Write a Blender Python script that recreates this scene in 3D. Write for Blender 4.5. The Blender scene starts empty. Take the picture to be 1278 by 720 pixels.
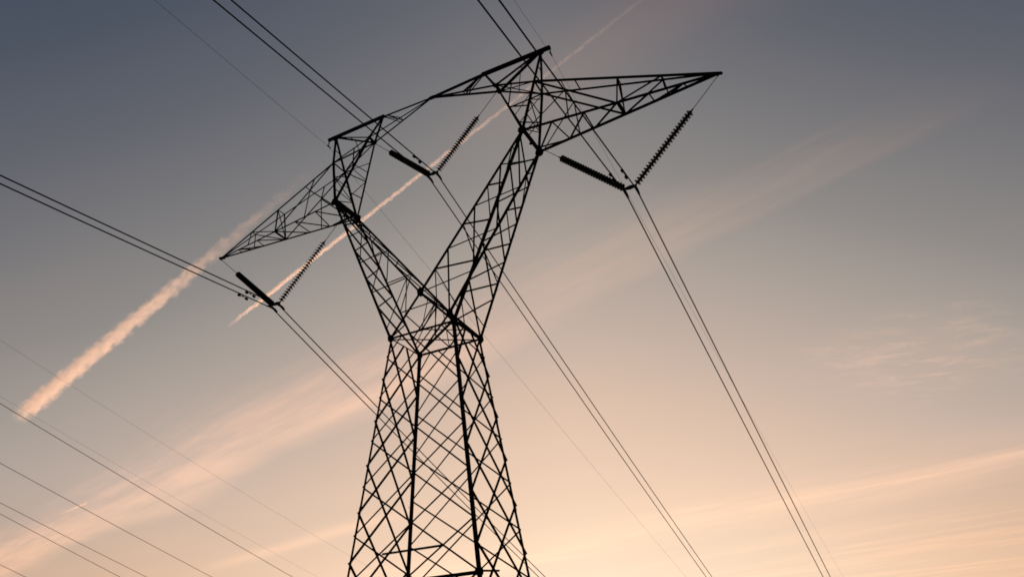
import bpy, bmesh, math, random
from mathutils import Vector, Matrix, noise

random.seed(7)
scene = bpy.context.scene
C = scene.collection
R = math.radians
S = 1.45            # metres per survey unit of the tower
ZW = 13.497         # height of the tower's waist above the ground

# ------------------------------------------------------------------ camera
yaw, pitch, roll = 0.4318, 0.4870, -0.0718
fwd = Vector((-math.sin(yaw) * math.cos(pitch), math.cos(yaw) * math.cos(pitch), math.sin(pitch)))
rgt = Vector((math.cos(yaw), math.sin(yaw), 0))
upv = rgt.cross(fwd)
r2 = rgt * math.cos(roll) + upv * math.sin(roll)
u2 = -rgt * math.sin(roll) + upv * math.cos(roll)
cam_d = bpy.data.cameras.new("camera")
cam = bpy.data.objects.new("camera", cam_d)
C.objects.link(cam)
m = Matrix((r2, u2, -fwd)).transposed().to_4x4()
m.translation = Vector((9.5346 * S, -15.4877 * S, -8.2049 * S + ZW))
cam.matrix_world = m
cam_d.sensor_width = 36
cam_d.lens = 36 * 900.68 / 1278
cam_d.shift_y = 1.137 / 1278
cam_d.clip_start = 0.1
cam_d.clip_end = 80000
scene.camera = cam

# ------------------------------------------------------------------ light, exposure
SUN_AZ, SUN_EL = -20.0, 0.8        # azimuth from +Y towards +X
scene.render.engine = 'CYCLES'
scene.cycles.volume_bounces = 3
scene.cycles.filter_width = 1.7
scene.view_settings.view_transform = 'Standard'
scene.view_settings.look = 'None'
scene.view_settings.exposure = 0
scene.view_settings.gamma = 1
scene.view_settings.use_curve_mapping = False
sun_d = bpy.data.lights.new("sun", 'SUN')
sun_d.energy = 5.0
sun_d.angle = R(0.5)
sun_d.color = (1.0, 0.58, 0.38)
sun = bpy.data.objects.new("sun", sun_d)
C.objects.link(sun)
sdir = Vector((math.sin(R(SUN_AZ)) * math.cos(R(SUN_EL)), math.cos(R(SUN_AZ)) * math.cos(R(SUN_EL)), math.sin(R(SUN_EL))))
sun.rotation_euler = sdir.to_track_quat('Z', 'Y').to_euler()
sun.location = (0, 0, 60)


def lin(r, g, b):
    f = lambda c: (c / 255 / 12.92) if c / 255 <= 0.04045 else ((c / 255 + 0.055) / 1.055) ** 2.4
    return (f(r), f(g), f(b), 1)


# the sky: twilight gradient by elevation and bearing from the sunset, cirrus streaks lying
# in a level sheet far overhead, and the low sun's scattering from the Sky Texture on top
world = bpy.data.worlds.new("World")
scene.world = world
world.use_nodes = True
nt = world.node_tree
nt.nodes.clear()
L = nt.links.new


def N(kind, **kw):
    n = nt.nodes.new(kind)
    for k, v in kw.items():
        setattr(n, k, v)
    return n


def M(op, a, b=None, c=None, clamp=False):
    n = N('ShaderNodeMath', operation=op, use_clamp=clamp)
    for i, v in enumerate((a, b, c)):
        if v is None:
            continue
        if isinstance(v, (int, float)):
            n.inputs[i].default_value = v
        else:
            L(v, n.inputs[i])
    return n.outputs[0]


tc = N('ShaderNodeTexCoord')
nrm = N('ShaderNodeVectorMath', operation='NORMALIZE')
L(tc.outputs['Generated'], nrm.inputs[0])
sep = N('ShaderNodeSeparateXYZ')
L(nrm.outputs[0], sep.inputs[0])
dx, dy, dz = sep.outputs
elev = M('MULTIPLY', M('ARCSINE', dz), 180 / math.pi)
az = M('MULTIPLY', M('ARCTAN2', dx, dy), 180 / math.pi)
da = M('ADD', az, 21.0)
kda = M('ADD', 2.0, M('MULTIPLY', M('GREATER_THAN', da, 0.0), 0.3))
epr = M('ADD', elev, M('MULTIPLY', M('POWER', M('MULTIPLY', M('ABSOLUTE', da), 0.1), 1.5), kda))
fac = M('DIVIDE', epr, 120.0, clamp=True)
ramp = N('ShaderNodeValToRGB')
L(fac, ramp.inputs[0])
stops = [(0, (246, 214, 176)), (4, (252, 234, 208)), (8, (247, 219, 192)), (13, (237, 206, 181)), (19, (217, 190, 170)), (25, (193, 174, 162)),
         (32, (167, 157, 149)), (38, (142, 137, 134)), (45, (121, 119, 121)), (52, (100, 101, 109)), (60, (80, 86, 98)), (70, (59, 70, 88)),
         (90, (46, 54, 69)), (118, (33, 39, 51))]
cr = ramp.color_ramp
while len(cr.elements) < len(stops):
    cr.elements.new(0.5)
for e, (d, col) in zip(cr.elements, stops):
    e.position = d / 120
    e.color = lin(*col)
# level cirrus sheet: direction hits a plane one unit up
zc_ = M('MAXIMUM', dz, 0.03)
px, py = M('DIVIDE', dx, zc_), M('DIVIDE', dy, zc_)
s_ = M('SUBTRACT', M('MULTIPLY', px, 0.95), M('MULTIPLY', py, 0.31))
t_ = M('ADD', M('MULTIPLY', px, 0.31), M('MULTIPLY', py, 0.95))


def fbm(sx, ty, scale, detail, off=0.0, rough=0.55):
    cx = N('ShaderNodeCombineXYZ')
    L(M('MULTIPLY', s_, sx), cx.inputs[0])
    L(M('MULTIPLY', t_, ty), cx.inputs[1])
    cx.inputs[2].default_value = off
    n = N('ShaderNodeTexNoise')
    n.inputs['Scale'].default_value = scale
    n.inputs['Detail'].default_value = detail
    n.inputs['Roughness'].default_value = rough
    L(cx.outputs[0], n.inputs['Vector'])
    return n.outputs[0]


def band(tc0, width, warp, nz):
    tt = M('ADD', M('SUBTRACT', t_, tc0), M('MULTIPLY', M('SUBTRACT', nz, 0.5), warp))
    q = M('DIVIDE', tt, width)
    return M('EXPONENT', M('MULTIPLY', M('MULTIPLY', q, q), -1.0))


def sstep(v, a, b):
    n = N('ShaderNodeMapRange', interpolation_type='SMOOTHSTEP')
    L(v, n.inputs['Value'])
    for key, q in (('From Min', a), ('From Max', b)):
        if isinstance(q, (int, float)):
            n.inputs[key].default_value = q
        else:
            L(q, n.inputs[key])
    return n.outputs[0]


wav = fbm(0.55, 0.7, 1.3, 3, 3.1)
fine = fbm(0.5, 2.4, 1.9, 6, 1.7, 0.62)
fine2 = fbm(0.28, 1.0, 0.9, 6, 8.3, 0.6)
soft = fbm(0.4, 0.5, 0.8, 3, 5.5)


def gate(v, a, b, c, d):
    return M('MULTIPLY', sstep(v, a, b), sstep(v, d, c))


# main band: broad and bright low on the left, thinning towards the upper right
tt = M('ADD', M('SUBTRACT', t_, 1.50), M('MULTIPLY', M('SUBTRACT', wav, 0.5), 0.42))
lowleft = sstep(s_, -1.3, -2.4)
up = sstep(s_, -1.3, -0.1)
lo_ = M('ADD', M('SUBTRACT', -0.30, M('MULTIPLY', lowleft, 0.16)), M('MULTIPLY', up, 0.2))
hi_ = M('ADD', M('SUBTRACT', 0.25, M('MULTIPLY', up, 0.1)), M('MULTIPLY', lowleft, 0.10))
fib = fbm(0.5, 4.2, 2.0, 7, 4.4, 0.64)
tw = M('ADD', tt, M('MULTIPLY', M('SUBTRACT', fib, 0.5), 0.22))
b1 = M('MULTIPLY', sstep(tw, lo_, M('MULTIPLY', up, 0.02)), sstep(tw, hi_, 0.08))
b1 = M('MULTIPLY', b1, M('ADD', 0.30, M('ADD', M('MULTIPLY', sstep(fine, 0.3, 0.66), 0.38), M('MULTIPLY', sstep(fib, 0.36, 0.66), 0.42))))
b1 = M('MULTIPLY', b1, M('ADD', M('SUBTRACT', 0.32, M('MULTIPLY', up, 0.10)), M('MULTIPLY', lowleft, 0.50)))
b1 = M('MULTIPLY', b1, sstep(s_, 0.05, -0.5))
b2 = M('MULTIPLY', band(5.35, 0.75, 1.3, wav), M('ADD', 0.25, M('MULTIPLY', sstep(fine2, 0.36, 0.66), 0.75)))
b2 = M('MULTIPLY', M('MULTIPLY', b2, M('ADD', 0.55, M('MULTIPLY', sstep(fbm(0.5, 3.0, 1.6, 6, 6.6, 0.62), 0.32, 0.68), 0.6))), 0.72)
b3 = M('MULTIPLY', M('MULTIPLY', band(0.88, 0.10, 0.3, wav), gate(s_, -1.1, -0.5, -0.3, 0.15)), 0.13)
b4 = M('MULTIPLY', band(3.05, 0.13, 0.3, wav), M('MULTIPLY', gate(s_, -7.5, -5.6, -4.6, -3.6), 0.42))
b5 = M('MULTIPLY', M('MULTIPLY', sstep(t_, 5.5, 9.0), sstep(fbm(0.3, 1.3, 0.8, 7, 15.5, 0.64), 0.44, 0.66)), 0.36)
# a patch of small rippled clouds on the right
patch = M('MULTIPLY', gate(t_, 2.35, 2.9, 3.1, 3.9), gate(s_, -1.15, -0.8, -0.55, -0.22))
ra_ = M('ADD', M('MULTIPLY', s_, 0.62), M('MULTIPLY', t_, 0.78))
rb_ = M('SUBTRACT', M('MULTIPLY', t_, 0.62), M('MULTIPLY', s_, 0.78))
rc = N('ShaderNodeCombineXYZ')
L(M('MULTIPLY', ra_, 3.2), rc.inputs[0])
L(M('ADD', M('MULTIPLY', rb_, 9.0), M('MULTIPLY', M('SUBTRACT', fine, 0.5), 3.0)), rc.inputs[1])
rn = N('ShaderNodeTexNoise')
rn.inputs['Scale'].default_value = 1.5
rn.inputs['Detail'].default_value = 5
rn.inputs['Roughness'].default_value = 0.62
L(rc.outputs[0], rn.inputs['Vector'])
rip = sstep(rn.outputs[0], 0.44, 0.76)
b6 = M('MULTIPLY', M('MULTIPLY', patch, M('ADD', 0.22, rip)), 0.40)
cl = M('ADD', M('ADD', M('ADD', b1, b2), M('ADD', b3, b4)), M('ADD', b5, b6))
veil = sstep(fbm(0.35, 0.9, 1.1, 6, 12.5, 0.58), 0.45, 0.72)
cl = M('ADD', cl, M('ADD', M('MULTIPLY', M('SUBTRACT', soft, 0.5), 0.12), M('MULTIPLY', M('MULTIPLY', veil, sstep(elev, 40.0, 22.0)), 0.055)))
ccol = N('ShaderNodeVectorMath', operation='SCALE')
ccol.inputs[0].default_value = (0.37, 0.165, 0.07)
L(cl, ccol.inputs['Scale'])
# away from the sunset's bearing the low sky turns from cream to orange
side = M('MULTIPLY', sstep(M('ABSOLUTE', da), 8.0, 40.0), sstep(elev, 14.0, 4.0))
tint = N('ShaderNodeMix', data_type='RGBA')
L(side, tint.inputs['Factor'])
tint.inputs[6].default_value = (1, 1, 1, 1)
tint.inputs[7].default_value = (1.0, 0.88, 0.76, 1)
tmul = N('ShaderNodeVectorMath', operation='MULTIPLY')
L(ramp.outputs[0], tmul.inputs[0])
L(tint.outputs[2], tmul.inputs[1])
addc = N('ShaderNodeVectorMath', operation='ADD')
L(tmul.outputs[0], addc.inputs[0])
L(ccol.outputs[0], addc.inputs[1])
bg = N('ShaderNodeBackground')
L(addc.outputs[0], bg.inputs[0])
bg.inputs[1].default_value = 1.0
sky = N('ShaderNodeTexSky', sky_type='NISHITA')
sky.sun_disc = False
sky.sun_elevation = R(SUN_EL)
sky.sun_rotation = R(SUN_AZ)
sky.dust_density = 2.0
bg2 = N('ShaderNodeBackground')
L(sky.outputs[0], bg2.inputs[0])
bg2.inputs[1].default_value = 0.006
adds = N('ShaderNodeAddShader')
L(bg.outputs[0], adds.inputs[0])
L(bg2.outputs[0], adds.inputs[1])
outw = N('ShaderNodeOutputWorld')
L(adds.outputs[0], outw.inputs[0])

# ------------------------------------------------------------------ materials


def mat(name, ca, cb, rough=0.7, metal=0.0, scale=3.0, spec=0.3, bump=0.0):
    mt = bpy.data.materials.new(name)
    mt.use_nodes = True
    t = mt.node_tree
    b = t.nodes['Principled BSDF']
    tcn = t.nodes.new('ShaderNodeTexCoord')
    n = t.nodes.new('ShaderNodeTexNoise')
    n.inputs['Scale'].default_value = scale
    n.inputs['Detail'].default_value = 6
    n.inputs['Roughness'].default_value = 0.65
    t.links.new(tcn.outputs['Object'], n.inputs['Vector'])
    r = t.nodes.new('ShaderNodeValToRGB')
    r.color_ramp.elements[0].position = 0.35
    r.color_ramp.elements[1].position = 0.68
    r.color_ramp.elements[0].color = (*ca, 1)
    r.color_ramp.elements[1].color = (*cb, 1)
    t.links.new(n.outputs[0], r.inputs[0])
    t.links.new(r.outputs[0], b.inputs['Base Color'])
    b.inputs['Roughness'].default_value = rough
    b.inputs['Metallic'].default_value = metal
    b.inputs['Specular IOR Level'].default_value = spec
    if bump:
        bp = t.nodes.new('ShaderNodeBump')
        bp.inputs['Strength'].default_value = bump
        t.links.new(n.outputs[0], bp.inputs['Height'])
        t.links.new(bp.outputs[0], b.inputs['Normal'])
    return mt


STEEL = mat('weathered_steel', (0.020, 0.016, 0.014), (0.040, 0.032, 0.028), 0.8, scale=2.2, spec=0.15)
GALV = mat('dull_fittings', (0.03, 0.03, 0.03), (0.055, 0.053, 0.05), 0.7, scale=14, spec=0.2)
GLAZE = mat('brown_glaze', (0.022, 0.012, 0.008), (0.035, 0.02, 0.013), 0.4, scale=20, spec=0.35)
WIRE = mat('aged_conductor', (0.035, 0.034, 0.033), (0.06, 0.058, 0.055), 0.75, scale=30, spec=0.2)
CONC = mat('concrete', (0.22, 0.21, 0.19), (0.34, 0.33, 0.3), 0.9, scale=6, bump=0.3)
GRASS = mat('dry_grass', (0.035, 0.05, 0.018), (0.11, 0.1, 0.05), 0.95, scale=0.35, bump=0.4)

# ------------------------------------------------------------------ mesh helpers


def W(p):
    return Vector((p[0] * S, p[1] * S, p[2] * S + ZW))


class MB:
    def __init__(self):
        self.bm = bmesh.new()

    def angle(self, a, b, w=0.06, n=(0, 0, 1), t=None):
        """an L-section bar from a to b (metres), flanges w wide"""
        a, b = Vector(a), Vector(b)
        d = (b - a).normalized()
        n = Vector(n)
        n = n - d * n.dot(d)
        if n.length < 1e-3:
            n = d.orthogonal()
        n.normalize()
        k = d.cross(n)
        t = t or max(0.008, w * 0.12)
        o = w * 0.28
        prof = [(0, 0), (w, 0), (w, t), (t, t), (t, w), (0, w)]
        va = [self.bm.verts.new(a + n * (x - o) + k * (y - o)) for x, y in prof]
        vb = [self.bm.verts.new(b + n * (x - o) + k * (y - o)) for x, y in prof]
        for i in range(6):
            j = (i + 1) % 6
            self.bm.faces.new((va[i], va[j], vb[j], vb[i]))
        for v, fl in ((va, True), (vb, False)):
            for q in ((0, 1, 2, 3), (0, 3, 4, 5)):
                f = [v[i] for i in q]
                self.bm.faces.new(f[::-1] if fl else f)
        return self

    def poly_plate(self, c, n, rad, th=0.014, sides=8, ux=None, sx=1.0, sy=1.0, rot=0.0):
        c, n = Vector(c), Vector(n).normalized()
        u = Vector(ux) if ux is not None else n.orthogonal()
        u = (u - n * u.dot(n)).normalized()
        v = n.cross(u)
        rings = []
        for h in (-th / 2, th / 2):
            rings.append([self.bm.verts.new(c + n * h + u * (rad * sx * math.cos(2 * math.pi * (i + .5) / sides + rot)) +
                                            v * (rad * sy * math.sin(2 * math.pi * (i + .5) / sides + rot))) for i in range(sides)])
        self.bm.faces.new(rings[0][::-1])
        self.bm.faces.new(rings[1])
        for i in range(sides):
            j = (i + 1) % sides
            self.bm.faces.new((rings[0][i], rings[0][j], rings[1][j], rings[1][i]))
        return self

    def tube(self, pts, rad, sides=8, cap=True):
        pts = [Vector(p) for p in pts]
        rads = rad if isinstance(rad, (list, tuple)) else [rad] * len(pts)
        rings = []
        ref = None
        for i, p in enumerate(pts):
            d = (pts[min(i + 1, len(pts) - 1)] - pts[max(i - 1, 0)]).normalized()
            if ref is None:
                ref = d.orthogonal()
            ref = (ref - d * ref.dot(d)).normalized()
            k = d.cross(ref)
            rings.append([self.bm.verts.new(p + (ref * math.cos(2 * math.pi * j / sides) + k * math.sin(2 * math.pi * j / sides)) * rads[i])
                          for j in range(sides)])
        for a, b in zip(rings, rings[1:]):
            for j in range(sides):
                k = (j + 1) % sides
                self.bm.faces.new((a[j], a[k], b[k], b[j]))
        if cap:
            self.bm.faces.new(rings[0][::-1])
            self.bm.faces.new(rings[-1])
        return self

    def lathe(self, prof, sides=20):
        """profile of (radius, z) spun about local Z"""
        rings = []
        for r, z in prof:
            rings.append([self.bm.verts.new((r * math.cos(2 * math.pi * j / sides), r * math.sin(2 * math.pi * j / sides), z)) for j in range(sides)])
        for a, b in zip(rings, rings[1:]):
            for j in range(sides):
                k = (j + 1) % sides
                self.bm.faces.new((a[j], a[k], b[k], b[j]))
        self.bm.faces.new(rings[0][::-1])
        self.bm.faces.new(rings[-1])
        return self

    def box(self, c, sx, sy, sz, rotm=None):
        mtx = Matrix.Translation(Vector(c)) @ (rotm.to_4x4() if rotm else Matrix()) @ Matrix.Diagonal((sx, sy, sz, 1))
        bmesh.ops.create_cube(self.bm, size=1, matrix=mtx)
        return self

    def build(self, name, material, parent=None, smooth=False):
        me = bpy.data.meshes.new(name)
        bmesh.ops.recalc_face_normals(self.bm, faces=self.bm.faces)
        self.bm.to_mesh(me)
        self.bm.free()
        me.materials.append(material)
        if smooth:
            for p in me.polygons:
                p.use_smooth = True
        o = bpy.data.objects.new(name, me)
        C.objects.link(o)
        if parent is not None:
            o.parent = parent
            # geometry given in world metres when the root sits at the origin
        return o


def tag(o, label=None, cat=None, group=None, kind=None):
    for k, v in (('label', label), ('category', cat), ('group', group), ('kind', kind)):
        if v:
            o[k] = v
    return o


def empty(name, loc=(0, 0, 0), parent=None):
    o = bpy.data.objects.new(name, None)
    o.empty_display_size = 0.3
    C.objects.link(o)
    o.location = loc
    if parent is not None:
        o.parent = parent
    return o


# ------------------------------------------------------------------ ground


def ground_h(x, y):
    sm = lambda a, b, v: (lambda q: q * q * (3 - 2 * q))(max(0, min(1, (v - a) / (b - a))))
    h = -0.33 * max(0, y - 10) * sm(8, 40, y)
    h = max(h, -85 + 10 * math.exp(-abs(y - 260) / 60))
    r = math.hypot(x, y)
    h = h * (1 - sm(500, 1100, r))
    h += 64 * sm(900, 1500, r) * sm(-0.2, 0.7, (y / r if r else 0)) * (1 + 0.04 * noise.noise((x * 0.002, y * 0.002, 0)))  # unseen far ridge, added to keep the low sun off the tower
    h *= 1 if r > 60 else 1
    h += (noise.noise((x * 0.03, y * 0.03, 1)) * 0.5) * sm(30, 90, r)
    return h


bm = bmesh.new()
radii = [0, 6, 12, 18, 25, 32, 40, 50, 62, 76, 92, 112, 136, 165, 200, 240, 290, 350, 430, 530, 650, 800, 950, 1100, 1250, 1400, 1550, 1800, 2500, 4000, 8000, 20000]
NS = 120
prev = None
for ri, rr in enumerate(radii):
    if rr == 0:
        prev = [bm.verts.new((0, 0, 0))]
        continue
    ring = []
    for j in range(NS):
        x, y = rr * math.cos(2 * math.pi * j / NS), rr * math.sin(2 * math.pi * j / NS)
        ring.append(bm.verts.new((x, y, ground_h(x, y))))
    for j in range(NS):
        k = (j + 1) % NS
        if len(prev) == 1:
            bm.faces.new((prev[0], ring[j], ring[k]))
        else:
            bm.faces.new((prev[j], ring[j], ring[k], prev[k]))
    prev = ring
me = bpy.data.meshes.new('ground')
bm.to_mesh(me)
bm.free()
me.materials.append(GRASS)
for p in me.polygons:
    p.use_smooth = True
ground = bpy.data.objects.new('ground', me)
C.objects.link(ground)
tag(ground, 'grassy hilltop and falling slope below the tower', None, None, 'structure')

# ------------------------------------------------------------------ the tower
tower = empty('lattice_tower')
tag(tower, 'dark steel lattice pylon with a forked body and two long tapering crossarms', 'pylon')

NP = dict(WN=(1.0, -0.7101, 0.0), WF=(1.0, 0.7101, 0.0), EN=(3.3448, -0.5728, 5.4497), EF=(3.3448, 0.5728, 5.4497),
          KN=(2.406, -0.1563, 7.9658), KF=(2.406, 0.1563, 7.9658), MN=(3.7501, -0.3048, 7.3471), MF=(3.7501, 0.3048, 7.3471),
          A=(3.9706, 0, 8.7571), I=(1.9673, 0, 8.7924), T=(8.8475, 0, 5.3883), O=(4.2769, 0, 8.7518))
P = {}
for k, v in NP.items():
    P['R' + k] = W(v)
    P['L' + k] = W((-v[0], v[1], v[2]))
P['CN'], P['CF'], P['Z'] = W((0, -0.7605, 1.1033)), W((0, 0.7605, 1.1033)), W((0, 0, 8.7275))


def lp(a, b, f):
    a = P[a] if isinstance(a, str) else a
    b = P[b] if isinstance(b, str) else b
    return a.lerp(b, f)


SL = 0.1226
TG = ZW / S - 0.12
UN = {'RWN': (1, -1), 'RWF': (1, 1), 'LWN': (-1, -1), 'LWF': (-1, 1)}


def leg_pt(k, t):
    sx, sy = UN[k]
    g = 1 + SL * t
    return W((sx * g, sy * 0.7101 * g, -t))


# legs, with footings, base plates and climbing bolts
for k in ('RWN', 'RWF', 'LWN', 'LWF'):
    sx, sy = UN[k]
    a, b = leg_pt(k, 0.0), leg_pt(k, TG)
    d = (b - a).normalized()
    mb = MB()
    n = Vector((-sx, 0, 0))
    n = (n - d * n.dot(d)).normalized()
    kk = d.cross(n)
    w = {'RWN': .112, 'LWF': .108, 'LWN': .082, 'RWF': .088}[k]
    # corner outward, one flange along each face
    m2 = Vector((0, -sy, 0))
    m2 = (m2 - d * m2.dot(d)).normalized()
    t = 0.016
    for (f1, f2) in ((n, m2), (m2, n)):
        prof = [(0, 0), (w, 0), (w, t), (0, t)] if f1 is n else [(t, 0), (w, 0), (w, t), (t, t)]
        va = [mb.bm.verts.new(a + f1 * x + f2 * y) for x, y in prof]
        vb = [mb.bm.verts.new(b + f1 * x + f2 * y) for x, y in prof]
        for i in range(4):
            j = (i + 1) % 4
            mb.bm.faces.new((va[i], va[j], vb[j], vb[i]))
        mb.bm.faces.new(va)
        mb.bm.faces.new(vb)
    # splice plates where leg lengths join
    for lev in (2.28, 4.56, 6.84):
        c = leg_pt(k, lev)
        mb.poly_plate(c + n * 0.05 + m2 * -0.012, m2, 0.062, 0.014, 4, ux=d, sx=3.6, rot=0)
        mb.poly_plate(c + m2 * 0.05 + n * -0.012, n, 0.062, 0.014, 4, ux=d, sx=3.6, rot=0)
    leg = mb.build('leg', STEEL, tower)
    foot = leg_pt(k, ZW / S)
    fb = MB()
    fb.tube([foot + Vector((0, 0, -0.6)), foot + Vector((0, 0, 0.16)), foot + Vector((0, 0, 0.19))], [0.36, 0.36, 0.33], 20)
    fb.build('footing', CONC, leg)
    if k == 'LWF':
        t0 = 0.35
        i = 0
        while t0 < 8.0:
            c = leg_pt(k, t0)
            dirn = Vector((0, sy, 0)) * 1.0 if i % 2 else Vector((sx, 0, 0))
            st = MB().tube([c, c + dirn * 0.13, c + dirn * 0.1305, c + dirn * 0.142], [0.008, 0.008, 0.014, 0.014], 6)
            st.build('step_bolt', STEEL, leg)
            t0 += 0.27
            i += 1

# body bracing: double lattice on each face; the two pairs of faces sit half a bay apart
STEP = 1.14


def body_face(p, q, off, w1, outn):
    outn = Vector(outn)
    diags = []
    i = -2
    while i + off < TG / STEP:
        for (s_a, s_b, o) in ((p, q, 0.03), (q, p, -0.03)):
            ta, tb = (i + off) * STEP, (i + off + 2) * STEP
            A_, B_ = leg_pt(s_a, ta), leg_pt(s_b, tb)
            f0 = 0.0 if ta >= 0 else (-ta) / (tb - ta)
            f1 = 1.0 if tb <= TG else (TG - ta) / (tb - ta)
            if f1 - f0 < 0.05:
                continue
            u, v = A_.lerp(B_, f0), A_.lerp(B_, f1)
            diags.append((u + outn * o, v + outn * o))
        i += 1
    pn = empty('bracing_panel', (0, 0, 0), tower)
    for u, v in diags:
        MB().angle(u, v, w1 * random.uniform(0.95, 1.05), outn).build('diagonal_brace', STEEL, pn)


body_face('LWN', 'LWF', 0.0, 0.062, (-1, 0, 0))
body_face('RWN', 'RWF', 0.0, 0.059, (1, 0, 0))
body_face('RWN', 'LWN', 0.5, 0.056, (0, -1, 0))
body_face('LWF', 'RWF', 0.5, 0.056, (0, 1, 0))

# inner plan struts low in the body
st = MB()
c0 = leg_pt('RWN', 6.27)
st.angle(c0, leg_pt('RWN', 6.27).lerp(leg_pt('LWN', 6.27), 0.52), 0.115, (0, 1, 0))
st.angle(c0, leg_pt('RWN', 6.20).lerp(leg_pt('RWF', 6.20), 0.36), 0.06, (-1, 0, 0))
st.angle(leg_pt('LWN', 5.42).lerp(leg_pt('LWF', 5.42), 0.5), leg_pt('RWN', 5.64).lerp(leg_pt('LWN', 5.64), 0.25), 0.075, (0, 0, 1))
for k in ('RWN',):
    st.poly_plate(leg_pt(k, 6.27) + Vector((-0.05, -0.02, 0)), (0, 1, 0), 0.13, 0.02, 8)
    st.poly_plate(leg_pt(k, 6.27) + Vector((0.02, 0.05, 0)), (1, 0, 0), 0.13, 0.02, 8)
st.build('plan_strut', STEEL, tower)

# waist frame
wf = MB()
A, B, D, Cc = 'LWN', 'LWF', 'RWF', 'RWN'
for a, b, w in ((A, B, 0.055), (B, D, 0.10), (D, Cc, 0.085), (Cc, A, 0.06)):
    wf.angle(P[a], P[b], w, (0, 0, -1))
wfo = wf.build('waist_frame', STEEL, tower)
pd = MB()
pd.angle(P[A] + Vector((0, 0, -.05)), P[D] + Vector((0, 0, -.05)), 0.05)
pd.angle(P[Cc] + Vector((0, 0, .05)), P[B] + Vector((0, 0, .05)), 0.075)
pd.angle(lp(Cc, A, 0.5), lp(Cc, D, 0.5), 0.04)
pd.build('plan_brace', STEEL, wfo)
cr_ = MB()
cr_.angle(P['CN'], P['CF'], 0.085, (0, 0, -1))
cro = cr_.build('crotch_beam', STEEL, tower)
vb_ = MB()
for a, b, w in (('CN', A, 0.11), ('CN', Cc, 0.09), ('CF', B, 0.10), ('CF', D, 0.11)):
    n = P[b] - P[a]
    side = Vector((0, -1 if a == 'CN' else 1, 0))
    vb_.angle(P[a], P[b], w, side)
mid = lp('CN', 'CF', 0.5)
wc = W((0, 0, 0))
vb_.angle(mid, wc, 0.04)
vb_.angle(mid, lp(A, D, 0.25), 0.045)
vb_.angle(lp('CN', Cc, 0.5), lp(A, Cc, 0.5), 0.04)
vb_.angle(lp('CN', A, 0.5), lp(A, Cc, 0.5), 0.045)
vb_.angle(lp('CF', B, 0.5), lp(B, D, 0.5), 0.045)
vb_.angle(lp('CF', D, 0.5), lp(B, D, 0.5), 0.045)
vb_.angle(lp('CN', 'CF', .75), lp(B, D, 0.5), 0.035)
vb_.angle(lp('CN', 'CF', .25), lp(A, Cc, 0.5), 0.035)
vb_.build('crotch_brace', STEEL, tower)

# gusset plates at the waist, the crotch and the elbows
for k, r_, ux in ((A, .165, 1), (B, .18, 1), (Cc, .22, 1), (D, .18, 1), ('CN', .20, 1), ('CF', .22, 1)):
    g = MB()
    sy = -1 if k in (A, Cc, 'CN') else 1
    g.poly_plate(P[k] + Vector((0, sy * 0.03, 0)), (0, 1, 0), r_, 0.02, 6, ux=(1, 0, 0.15), sx=0.78, sy=1.12)
    g.poly_plate(P[k] + Vector((0.02, 0, -.02)), (1, 0, 0), r_ * 0.8, 0.02, 5, ux=(0, 1, .2), sy=1.2)
    g.build('gusset_plate', STEEL, tower)

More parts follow.
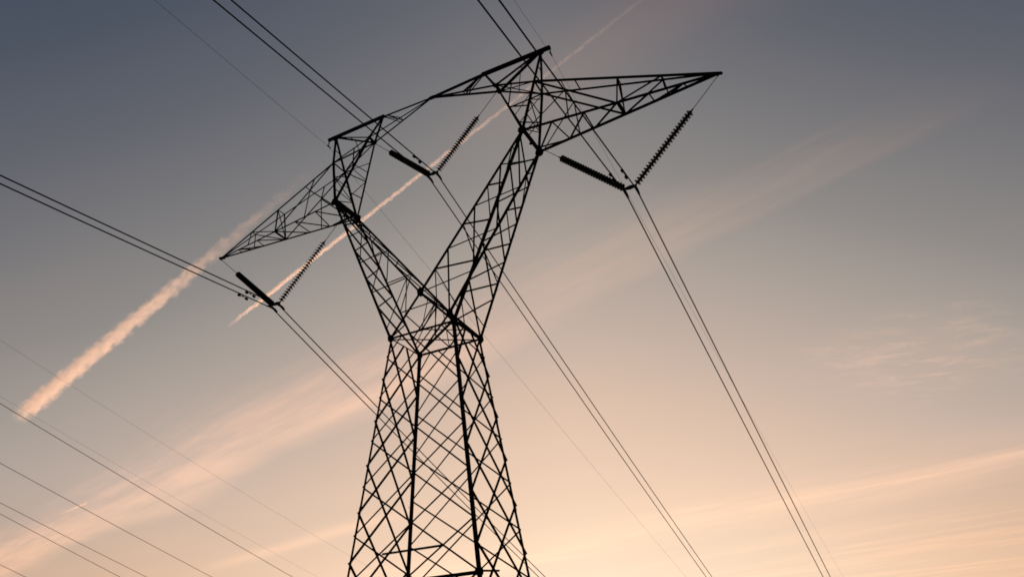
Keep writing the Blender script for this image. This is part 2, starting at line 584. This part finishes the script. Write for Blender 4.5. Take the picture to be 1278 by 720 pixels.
# fork arms
FI = [.14, .26, .41, .52, .64, .78, .90]
for s in 'RL':
    sg = 1 if s == 'R' else -1
    arm = empty('fork_arm', (0, 0, 0), tower)
    for a, b, w, n in (('CN', s + 'EN', .072, (0, 1, 0)), ('CF', s + 'EF', .09, (0, -1, 0)), (s + 'WN', s + 'EN', .10 if s == 'R' else .082, (0, 1, 0)), (s + 'WF', s + 'EF', .078, (0, -1, 0))):
        MB().angle(P[a], P[b], w, n).build('chord', STEEL, arm)
    # near and far faces: zigzag between the inner and the outer chord
    for nf, ni, ho in (('N', (.14, .41, .65, .90), (.30, .51, .71)), ('F', (.12, .38, .63, .86), (.28, .49, .69))):
        lc = MB()
        i_, o_ = ('C' + nf, s + 'E' + nf), (s + 'W' + nf, s + 'E' + nf)
        n = (0, -1 if nf == 'N' else 1, 0)
        for j in range(3):
            lc.angle(lp(*i_, ni[j]), lp(*o_, ho[j]), .054, n)
            lc.angle(lp(*i_, ni[j + 1]), lp(*o_, ho[j]), .051, n)
        lc.angle(lp(*i_, ni[3]), lp(*o_, .88), .04, n)
        lc.angle(lp(*i_, ni[0]), lp('C' + nf, s + 'W' + nf, .5), .044, n)
        lc.angle(lp(*i_, ni[0]), lp(*o_, .06), .044, n)
        lc.build('lacing', STEEL, arm)
    # inner and outer faces: crossing lattice with bays about a quarter of the arm
    i1, i2 = ('CN', s + 'EN'), ('CF', s + 'EF')
    lc = MB()
    fs = [0, .26, .52, .78]
    for k in range(4):
        if k < 3:
            lc.angle(lp(*i1, fs[k]), lp(*i2, fs[k + 1]), .054, (-sg, 0, 1))
            lc.angle(lp(*i1, fs[k + 1]), lp(*i2, fs[k]), .051, (-sg, 0, 1))
    lc.angle(lp(*i1, .78), lp(*i2, .95), .051, (-sg, 0, 1))
    lc.angle(lp(*i1, .96), lp(*i2, .78), .051, (-sg, 0, 1))
    lc.build('lacing', STEEL, arm)
    lc = MB()
    o1, o2 = (s + 'WN', s + 'EN'), (s + 'WF', s + 'EF')
    fs = [0, .20, .395, .60, .805, .965]
    for k in range(5):
        lc.angle(lp(*o1, fs[k]), lp(*o2, fs[k + 1]), .061, (sg, 0, 0))
        lc.angle(lp(*o1, fs[k + 1]), lp(*o2, fs[k]), .057, (sg, 0, 0))
    lc.build('lacing', STEEL, arm)
    if s == 'R':
        f = 0.06
        i = 0
        while f < 0.97:
            c = lp(*o2, f)
            dn = Vector((-0.5, 0.86, 0.1)) if i % 2 else Vector((0.95, 0.2, -0.2))
            MB().tube([c, c + dn * 0.09, c + dn * 0.0905, c + dn * .102], [0.009, 0.009, 0.014, 0.014], 6).build('step_bolt', STEEL, arm)
            f += 0.047
            i += 1
    # elbow
    el = MB()
    el.angle(P[s + 'EN'], P[s + 'EF'], .12, (0, 0, 1))
    el.angle(P[s + 'EN'] + Vector((0, 0, .13)), P[s + 'EF'] + Vector((0, 0, .13)), .10, (sg, 0, 0))
    for nf, y in (('N', -.03), ('F', .03)):
        el.poly_plate(P[s + 'E' + nf] + Vector((0, y, 0)), (0, 1, 0), .23, .02, 8, ux=(sg, 0, .5), sx=.85, sy=1.0)
    el.poly_plate(lp(s + 'EN', s + 'EF', .5) + Vector((0, 0, -.1)), (0, 1, 0), .09, .025, 6)
    el.build('elbow_joint', STEEL, arm)

# heads: from each elbow up to the ground-wire peak
for s in 'RL':
    sg = 1 if s == 'R' else -1
    hd = empty('tower_head', (0, 0, 0), tower)
    for nf in 'NF':
        ny = Vector((0, -1 if nf == 'N' else 1, 0))
        for a, b, w in ((s + 'E' + nf, s + 'K' + nf, .085 if nf == 'N' else .06), (s + 'E' + nf, s + 'M' + nf, .09), (s + 'M' + nf, s + 'A', .08),
                        (s + 'K' + nf, s + 'I', .07), (s + 'K' + nf, s + 'M' + nf, .06), (s + 'K' + nf, s + 'A', .065 if nf == 'N' else .10)):
            MB().angle(P[a], P[b], w, ny).build('post', STEEL, hd)
        lc = MB()
        E_, K_, M_ = s + 'E' + nf, s + 'K' + nf, s + 'M' + nf
        if nf == 'N':
            lc.angle(lp(E_, K_, .5), lp(E_, M_, .5), .042, ny)
            lc.angle(lp(E_, K_, .5), lp(K_, M_, .42), .042, ny)
            lc.build('lacing', STEEL, hd)
            continue
        lc.angle(lp(E_, K_, .73), P[M_], .044, ny)
        lc.angle(P[M_], lp(E_, K_, .48), .044, ny)
        lc.angle(lp(E_, K_, .48), lp(E_, M_, .5), .044, ny)
        lc.angle(lp(K_, M_, .72), lp(E_, K_, .60), .039, ny)
        lc.angle(lp(E_, M_, .55), lp(E_, K_, .26), .044, ny)
        lc.angle(lp(K_, s + 'A', .5), lp(K_, M_, .45), .039, ny)
        lc.build('lacing', STEEL, hd)
    lc = MB()
    lc.angle(P[s + 'KN'], P[s + 'KF'], .14, (0, 0, 1))
    lc.angle(P[s + 'MN'], P[s + 'MF'], .08, (0, 0, 1))
    lc.angle(P[s + 'KN'], P[s + 'MF'], .055)
    lc.angle(P[s + 'KN'].lerp(P[s + 'KF'], 1), P[s + 'MN'], .055)
    lc.angle(lp(s + 'EN', s + 'KN', .5), lp(s + 'EF', s + 'KF', .5), .04)
    for a, b in ((0.02, .33), (.62, .33), (.62, .9)):
        lc.angle(lp(s + 'EN', s + 'MN', a), lp(s + 'EF', s + 'MF', b), .046)
    lc.angle(lp(s + 'EN', s + 'MN', .33), lp(s + 'EF', s + 'MF', .33), .046)
    lc.angle(lp(s + 'EN', s + 'MN', .62), lp(s + 'EF', s + 'MF', .62), .046)
    lc.angle(lp(s + 'KN', s + 'A', .55), lp(s + 'KF', s + 'A', .55), .044)
    lc.angle(lp(s + 'MN', s + 'A', .5), lp(s + 'MF', s + 'A', .5), .044)
    lc.build('cross_lacing', STEEL, hd)
    gp = MB()
    for k, r_ in (('KN', .125), ('KF', .14), ('MN', .08), ('MF', .08)):
        gp.poly_plate(P[s + k], (0, 1, 0), r_, .02, 8)
    gp.poly_plate(P[s + 'A'] + Vector((0, 0, -.09)), (0, 1, 0), .17, .02, 6)
    gp.poly_plate(lp(s + 'KN', s + 'KF', .5) + Vector((0, 0, -.08)), (0, 1, 0), .1, .02, 6)
    gp.build('gusset_plate', STEEL, hd)
    # the heavy ground-wire bar along the top
    bar = MB()
    for y, nn in ((-.045, -1), (.045, 1)):
        bar.angle(P[s + 'O'] + Vector((0, y, 0)), P[s + 'I'] + Vector((-sg * .1, y, 0)), .105, (0, 0, -1))
        bar.angle(P[s + 'O'] + Vector((0, y, .02)), P[s + 'I'] + Vector((-sg * .1, y, .02)), .08, (0, nn, 0))
    bar.poly_plate(P[s + 'O'], (1, 0, 0), .12, .02, 4)
    bar.build('ground_wire_bar', STEEL, hd)

# bridge between the heads: two tapered halves meeting at the centre pin
for s in 'RL':
    br = empty('bridge_beam', (0, 0, 0), tower)
    MB().angle(P[s + 'I'], P['Z'], .095, (0, 0, -1)).build('chord', STEEL, br)
    for nf in 'NF':
        MB().angle(P[s + 'K' + nf], P['Z'], .06 if nf == 'N' else .075, (0, 0, 1)).build('chord', STEEL, br)
    lc = MB()
    for nf in 'NF':
        lc.angle(lp(s + 'I', 'Z', .08), lp(s + 'K' + nf, 'Z', .5), .044)
        lc.angle(P[s + 'I'] if nf == 'F' else lp(s + 'I', 'Z', .02), lp(s + 'K' + nf, 'Z', .46), .039)
    lc.angle(lp(s + 'KN', 'Z', .5), lp(s + 'KF', 'Z', .5), .044)
    lc.build('lacing', STEEL, br)
pin = MB()
pin.poly_plate(P['Z'], (0, 1, 0), .13, .10, 8, sx=1.7, sy=.6, ux=(1, 0, 0))
pin.build('centre_joint', STEEL, tower)

# crossarms
for s in 'RL':
    sg = 1 if s == 'R' else -1
    ca = empty('crossarm', (0, 0, 0), tower)
    T = s + 'T'
    bn, bf, tn, tf = (s + 'EN', T), (s + 'EF', T), (s + 'MN', T), (s + 'MF', T)
    for ch, w, n in ((bn, .075, (0, 1, 0)), (bf, .085, (0, -1, 0)), (tn, .078, (0, 1, 0)), (tf, .06, (0, -1, 0))):
        MB().angle(P[ch[0]], P[ch[1]], w, n).build('chord', STEEL, ca)
    # bottom plane, inboard and outboard of the cross strut
    for run, wl in ((((.16, .19), (.16, .0), (.33, .19), (.33, .33), (.5, .34)), .062), (((.66, .51), (.66, .67), (.83, .75), (.83, .84), (.83, .67)), .056)):
        lc = MB()
        for fa, fb in run:
            lc.angle(lp(*bn, fa), lp(*bf, fb), wl, (0, 0, 1))
        if run[0][0] == .16:
            lc.angle(lp(s + 'EN', s + 'EF', .82), lp(*bf, .17), .08, (0, 0, 1))
        lc.build('lacing', STEEL, ca)
    st_ = MB()
    st_.angle(lp(*bn, .5), lp(*bf, .505), .10, (0, 0, 1))
    st_.angle(lp(*bn, .5) + Vector((.06 * sg, 0, .02)), lp(*bf, .505) + Vector((.06 * sg, 0, .02)), .08, (0, 0, 1))
    st_.build('cross_strut', STEEL, ca)
    for nf, b_, t_c, n in (('N', bn, tn, (0, -1, 0)), ('F', bf, tf, (0, 1, 0))):
        lc = MB()
        fb = .5 if nf == 'N' else .51
        lc.angle(P[s + 'M' + nf], lp(*b_, fb), .067, n)                       # long diagonal
        q = lp(s + 'M' + nf, lp(*b_, fb), .40)
        lc.angle(q, lp(*b_, .03), .054, n)
        lc.angle(q, lp(*b_, .25), .054, n)
        lc.angle(lp(*b_, fb), lp(*t_c, .48), .049, n)
        lc.angle(lp(*b_, fb), lp(*t_c, .715), .049, n)
        lc.angle(lp(*t_c, .715), lp(*b_, .745), .054, n)
        lc.angle(q, lp(*t_c, .16), .037, n)
        lc.build('lacing', STEEL, ca)
    lc = MB()
    for f in (.24, .48, .715):
        lc.angle(lp(*tn, f), lp(*tf, f), .056)
    lc.angle(lp(*tn, .48), lp(*bf, .51), .054)
    lc.build('lacing', STEEL, ca)
    tp = MB()
    tp.poly_plate(P[T] + Vector((-sg * .08, 0, 0)), (0, 1, 0), .14, .05, 6, sx=1.8, sy=.55, ux=(1, 0, -.35))
    tp.angle(P[T] + Vector((-sg * .3, 0, .02)), P[T] + Vector((sg * .1, 0, 0)), .09, (0, 0, 1))
    tp.build('tip_plate', STEEL, ca)

# ------------------------------------------------------------------ insulator strings
BX = 0.1536
CL = {'R': (6.0077, 0, 2.6658), 'M': (0.0, 0, 5.4988), 'L': (-6.0077, 0, 2.6658)}
disc_mesh = [None]


def disc_template():
    prof = [(0.03, 0.0), (0.055, -0.004), (0.062, -0.04), (0.09, -0.055), (0.142, -0.078), (0.149, -0.090), (0.140, -0.098),
            (0.098, -0.086), (0.094, -0.098), (0.082, -0.086), (0.06, -0.082), (0.054, -0.096), (0.04, -0.084), (0.02, -0.09), (0.018, -0.146)]
    mb = MB().lathe(prof, 18)
    o = mb.build('disc', GLAZE, None, smooth=False)
    me_ = o.data
    bpy.data.objects.remove(o)
    return me_


DISC = disc_template()


def insulator(a, b, label, frac_link=0.34, ndisc=24):
    a, b = Vector(a), Vector(b)
    root = empty('insulator_string', a)
    d = (b - a)
    Ln = d.length
    root.rotation_euler = d.to_track_quat('-Z', 'Y').to_euler()
    tag(root, label, 'insulator', 'disc insulator strings hung in V pairs')
    l0 = Ln * frac_link
    pitch_ = (Ln - l0 - 0.06) / ndisc
    MB().tube([(0, 0, 0), (0, 0, -l0 + .05)], .013, 8).tube([(0, 0, .0), (0, 0, -.14)], [.035, .02], 8).tube([(0, 0, -l0 + .14), (0, 0, -l0)], [.02, .04], 8).build('link_rod', GALV, root)
    for i in range(ndisc):
        o = bpy.data.objects.new('disc', DISC)
        C.objects.link(o)
        o.parent = root
        o.location = (0, 0, -l0 - i * pitch_)
        o.scale = (1, 1, pitch_ / .146)
    MB().tube([(0, 0, -l0 - ndisc * pitch_ + .02), (0, 0, -Ln)], [.03, .03], 8).build('end_fitting', GALV, root)
    return root


def yl(ph, sd):
    c = CL[ph]
    return W((c[0] + sd * BX, 0, c[2])) + Vector((0, 0, .20))


REm, LEm = lp('REN', 'REF', .5) + Vector((0, 0, -.12)), lp('LEN', 'LEF', .5) + Vector((0, 0, -.12))
RKm, LKm = lp('RKN', 'RKF', .5) + Vector((0, 0, -.1)), lp('LKN', 'LKF', .5) + Vector((0, 0, -.1))
insulator(P['RT'] + Vector((0, 0, -.05)), yl('R', 1), 'disc insulator string hanging from the far outer tip of the right crossarm')
insulator(REm, yl('R', -1), 'disc insulator string slanting right from the elbow beneath the right crossarm')
insulator(P['LT'] + Vector((0, 0, -.05)), yl('L', -1), 'dense thick-looking insulator string below the outer tip of the left crossarm')
insulator(LEm, yl('L', 1), 'toothed insulator string running down left from the left fork elbow across the contrail')
insulator(LKm, yl('M', -1), 'dense insulator string slanting right below the left head of the pylon')
insulator(RKm, yl('M', 1), 'toothed insulator string hanging inside the fork from the right head')

# ------------------------------------------------------------------ yokes and clamps
WHERE = {'R': 'the right crossarm', 'M': 'the middle bridge', 'L': 'the left crossarm'}
for ph in 'RML':
    c = W(CL[ph])
    yk = empty('yoke_assembly', c)
    tag(yk, 'yoke plate and twin clamps at the foot of the V under ' + WHERE[ph], 'yoke', 'yokes joining the insulator pairs')
    b = BX * S
    MB().poly_plate((0, 0, .17), (0, 1, 0), .22, .03, 6, ux=(1, 0, 0), sx=1.35, sy=.42).tube([(-b * 1.05, 0, .17), (b * 1.05, 0, .17)], .03, 8).build('yoke_plate', GALV, yk)
    for sd in (-1, 1):
        mb = MB()
        mb.tube([(sd * b, 0, .17), (sd * b, 0, .05)], .022, 8)
        mb.tube([(sd * b, -.34, -.02), (sd * b, -.2, .015), (sd * b, 0, .03), (sd * b, .2, .0), (sd * b, .34, -.06)], [.034, .05, .06, .05, .034], 10)
        mb.build('suspension_clamp', GALV, yk)

# ------------------------------------------------------------------ conductors
WIRES = {  # drift, slope, curvature on the far (+y) and near (-y) side, survey units
    'R': ((.02469, .3220, .00015), (-.01778, .08587, .00039)),
    'M': ((.00452, .3485, .00048), (-.00323, .0901, .00044)),
    'L': ((-.00484, .36056, .00073), (.00013, .05345, .00044)),
    'EL': ((.00045, .2806, .00024), (.00112, .00825, .00043)),
    'ER': ((.01921, .21066, .00044), (-.00644, .08612, .0004)),
}


def wire_pt(x, z, w, y):
    dr, g, k = WIRES[w][0 if y > 0 else 1]
    a = abs(y)
    return W((x + dr * a, y, z - g * a + k * a * a))


YS = [-170, -140, -115, -95, -78, -64, -52, -42, -34, -27, -21, -16, -12, -9, -6.5, -4.5, -3, -2, -1.2, -.6, -.25, 0, .25, .6, 1.2, 2, 3, 4.5, 6.5, 9, 12, 16,
      21, 27, 34, 42, 52, 64, 78, 95, 115, 140, 170]
POSW = {'R': 'from the right crossarm', 'M': 'from the bridge inside the fork', 'L': 'from the left crossarm'}
for ph in 'RML':
    for sd in (-1, 1):
        x, z = CL[ph][0] + sd * BX, CL[ph][2]
        o = MB().tube([wire_pt(x, z, ph, y) for y in YS], .026, 8).build('conductor', WIRE)
        tag(o, '%s wire of the taut twin pair hung %s' % ('left' if sd < 0 else 'right', POSW[ph]), 'power line', 'twin conductors of the main line')
        # vibration damper on the span towards the viewer
        yd = {'R': -1.0, 'M': -1.15, 'L': -1.25}[ph]
        c = wire_pt(x, z, ph, yd)
        dmp = empty('vibration_damper', c)
        tag(dmp, 'dumbbell damper clipped under the %s wire beside the %s yoke' % ('left' if sd < 0 else 'right', {'R': 'right crossarm', 'M': 'middle', 'L': 'left crossarm'}[ph]), 'damper', 'dumbbell dampers near the clamps')
        MB().box((0, 0, -.03), .035, .05, .10).tube([(0, -.24, -.10), (0, -.1, -.085), (0, .1, -.085), (0, .24, -.10)], .014, 6).build('messenger_cable', GALV, dmp)
        for e in (-1, 1):
            MB().tube([(0, e * .14, -.09), (0, e * .16, -.092), (0, e * .27, -.105), (0, e * .29, -.106)], [.035, .058, .062, .036], 10).build('weight', GALV, dmp)

EZ = 0.2833
for s in 'LR':
    o_ = NP['O']
    x, z = (o_[0] if s == 'R' else -o_[0]), o_[2] - EZ
    o = MB().tube([wire_pt(x, z, 'E' + s, y) for y in YS], .0066, 6).build('shield_wire', WIRE)
    tag(o, 'hair-thin shield wire running off the %s end of the pylon top' % ('right' if s == 'R' else 'left'), 'power line', 'shield wires of the main line')
    cp = empty('shield_wire_clamp', W((x, 0, z)))
    tag(cp, 'small clamp hanging under the %s tip of the top bar' % ('right' if s == 'R' else 'left'), 'clamp', 'clamps at the top bar ends')
    MB().tube([(0, 0, EZ * S - .02), (0, 0, .06)], [.03, .018], 8).build('hanger', GALV, cp)
    MB().tube([(0, -.16, -.005), (0, -.07, .02), (0, .07, .02), (0, .16, -.01)], [.018, .035, .035, .018], 8).build('clamp_body', GALV, cp)

# the parallel line farther left
OTHER = [(-34, .3172, 9.6936, .026, 'uppermost and darkest of the five wires crossing the lower left corner'),
         (-38, .3191, 8.5017, .024, 'dark wire passing the short contrail, second from the top in the lower left'),
         (-42, .3257, 8.0978, .024, 'upper wire of the close pair near the bottom left corner'),
         (-42.4, .3493, 7.9475, .024, 'lower wire of the close pair near the bottom left corner'),
         (-47, .3559, 6.8561, .024, 'lowest wire just clipping the bottom left corner')]
for X, g, z0, r_, lab in OTHER:
    pts = [W((X, y, z0 - (g if y > 0 else .05) * abs(y) + .0004 * y * y)) for y in YS]
    tag(MB().tube(pts, r_, 6).build('conductor', WIRE), lab, 'power line', 'conductors of the line farther left')
for X, g, z0, r_, lab in ((-67.64, .31, 32.89, .014, 'faint hairline wire crossing over the broad left contrail'),
                          (-61.65, .31, 24.47, .011, 'faintest hairline wire, just above the uppermost dark wire in the lower left')):
    pts = [W((X, y, z0 - (g if y > 0 else .05) * abs(y) + .0004 * y * y)) for y in YS]
    tag(MB().tube(pts, r_, 6).build('shield_wire', WIRE), lab, 'power line', 'shield wires of the line farther left')

# ------------------------------------------------------------------ contrails: real ribbons of ice cloud high up
H = 3000.0


def contrail(name, a, b, r0, r1, dens, nscale, wob, rag, fade, label, tip=0.03):
    """a straight trail of ice cloud from a to b (points of the level sheet H up); its
    density falls off softly from the axis with a ragged, wind-torn edge"""
    pa, pb = Vector((a[0], a[1], 1)) * H, Vector((b[0], b[1], 1)) * H
    d = pb - pa
    ln = d.length
    r0, r1 = r0 * H, r1 * H
    ob_rot = d.to_track_quat('X', 'Z')
    b_ = MB()
    n = 24
    b_.tube([(ln * i / n, 0, 0) for i in range(n + 1)], [(r0 + (r1 - r0) * i / n) * 1.7 for i in range(n + 1)], 16)
    mt = bpy.data.materials.new(name)
    mt.use_nodes = True
    t = mt.node_tree
    t.nodes.clear()

    def nd(kind, **kw):
        q = t.nodes.new(kind)
        for k, v in kw.items():
            setattr(q, k, v)
        return q

    def mm(op, *args, clamp=False):
        q = nd('ShaderNodeMath', operation=op, use_clamp=clamp)
        for i, v in enumerate(args):
            if isinstance(v, (int, float)):
                q.inputs[i].default_value = v
            else:
                t.links.new(v, q.inputs[i])
        return q.outputs[0]

    def ss(v, lo, hi):
        q = nd('ShaderNodeMapRange', interpolation_type='SMOOTHSTEP')
        q.inputs['From Min'].default_value = lo
        q.inputs['From Max'].default_value = hi
        t.links.new(v, q.inputs['Value'])
        return q.outputs[0]

    def nz(vec, scale, detail, rough=.6, dim='3D'):
        q = nd('ShaderNodeTexNoise')
        q.inputs['Scale'].default_value = scale
        q.inputs['Detail'].default_value = detail
        q.inputs['Roughness'].default_value = rough
        t.links.new(vec, q.inputs['Vector'])
        return q.outputs[0]

    out = nd('ShaderNodeOutputMaterial')
    pv = nd('ShaderNodeVolumePrincipled')
    pv.inputs['Color'].default_value = (1, .97, .94, 1)
    pv.inputs['Anisotropy'].default_value = 0.5
    tcn = nd('ShaderNodeTexCoord')
    sx = nd('ShaderNodeSeparateXYZ')
    t.links.new(tcn.outputs['Object'], sx.inputs[0])
    x, y, z = sx.outputs
    f = mm('DIVIDE', x, ln)
    rad = mm('ADD', r0, mm('MULTIPLY', f, r1 - r0))
    cxy = nd('ShaderNodeCombineXYZ')
    t.links.new(x, cxy.inputs[0])
    yo = mm('ADD', y, mm('MULTIPLY', mm('MULTIPLY', mm('SUBTRACT', nz(cxy.outputs[0], nscale * .3, 2), .5), rad), wob))
    zo = mm('ADD', z, mm('MULTIPLY', mm('MULTIPLY', mm('SUBTRACT', nz(cxy.outputs[0], nscale * .37, 2), .5), rad), wob))
    rr = mm('DIVIDE', mm('SQRT', mm('ADD', mm('MULTIPLY', yo, yo), mm('MULTIPLY', zo, zo))), rad)
    stretch = nd('ShaderNodeVectorMath', operation='MULTIPLY')
    stretch.inputs[1].default_value = (0.4, 1, 1)
    t.links.new(tcn.outputs['Object'], stretch.inputs[0])
    clump = nz(stretch.outputs[0], nscale, 6, .66)
    rr = mm('ADD', rr, mm('MULTIPLY', mm('SUBTRACT', clump, .5), rag))
    body = ss(rr, 1.15, .25)
    tex = mm('ADD', .35, mm('MULTIPLY', ss(clump, .62, .36), .65))
    dn = mm('MULTIPLY', mm('MULTIPLY', body, tex), mm('MULTIPLY', ss(f, 0.0, tip), ss(f, fade[0], fade[1])))
    dn = mm('MULTIPLY', dn, dens)
    t.links.new(dn, pv.inputs['Density'])
    t.links.new(pv.outputs[0], out.inputs['Volume'])
    mt.cycles.volume_step_rate = 0.05
    ob = b_.build('contrail', mt)
    ob.rotation_mode = 'QUATERNION'
    ob.rotation_quaternion = ob_rot
    ob.location = pa
    tag(ob, label, 'contrail', 'contrails in the evening sky')
    return ob


contrail('contrail_broad', (-2.89, 1.588), (-.80, .935), .0345, .0118, .0092, .019, 1.2, 1.8, (1.0, .5), 'broad ragged pink contrail ending low at the left of the pylon', .085)
contrail('contrail_long', (-1.66, 1.445), (-.10, .878), .0070, .0042, .055, .035, 1.3, .7, (1.12, .15), 'long narrow contrail passing behind the fork of the pylon', .2)
contrail('contrail_short', (-4.36, 2.76), (-3.95, 2.665), .0045, .0045, .035, .02, .3, .25, (1.0, .9), 'short faint contrail between two wires in the lower left', .9)
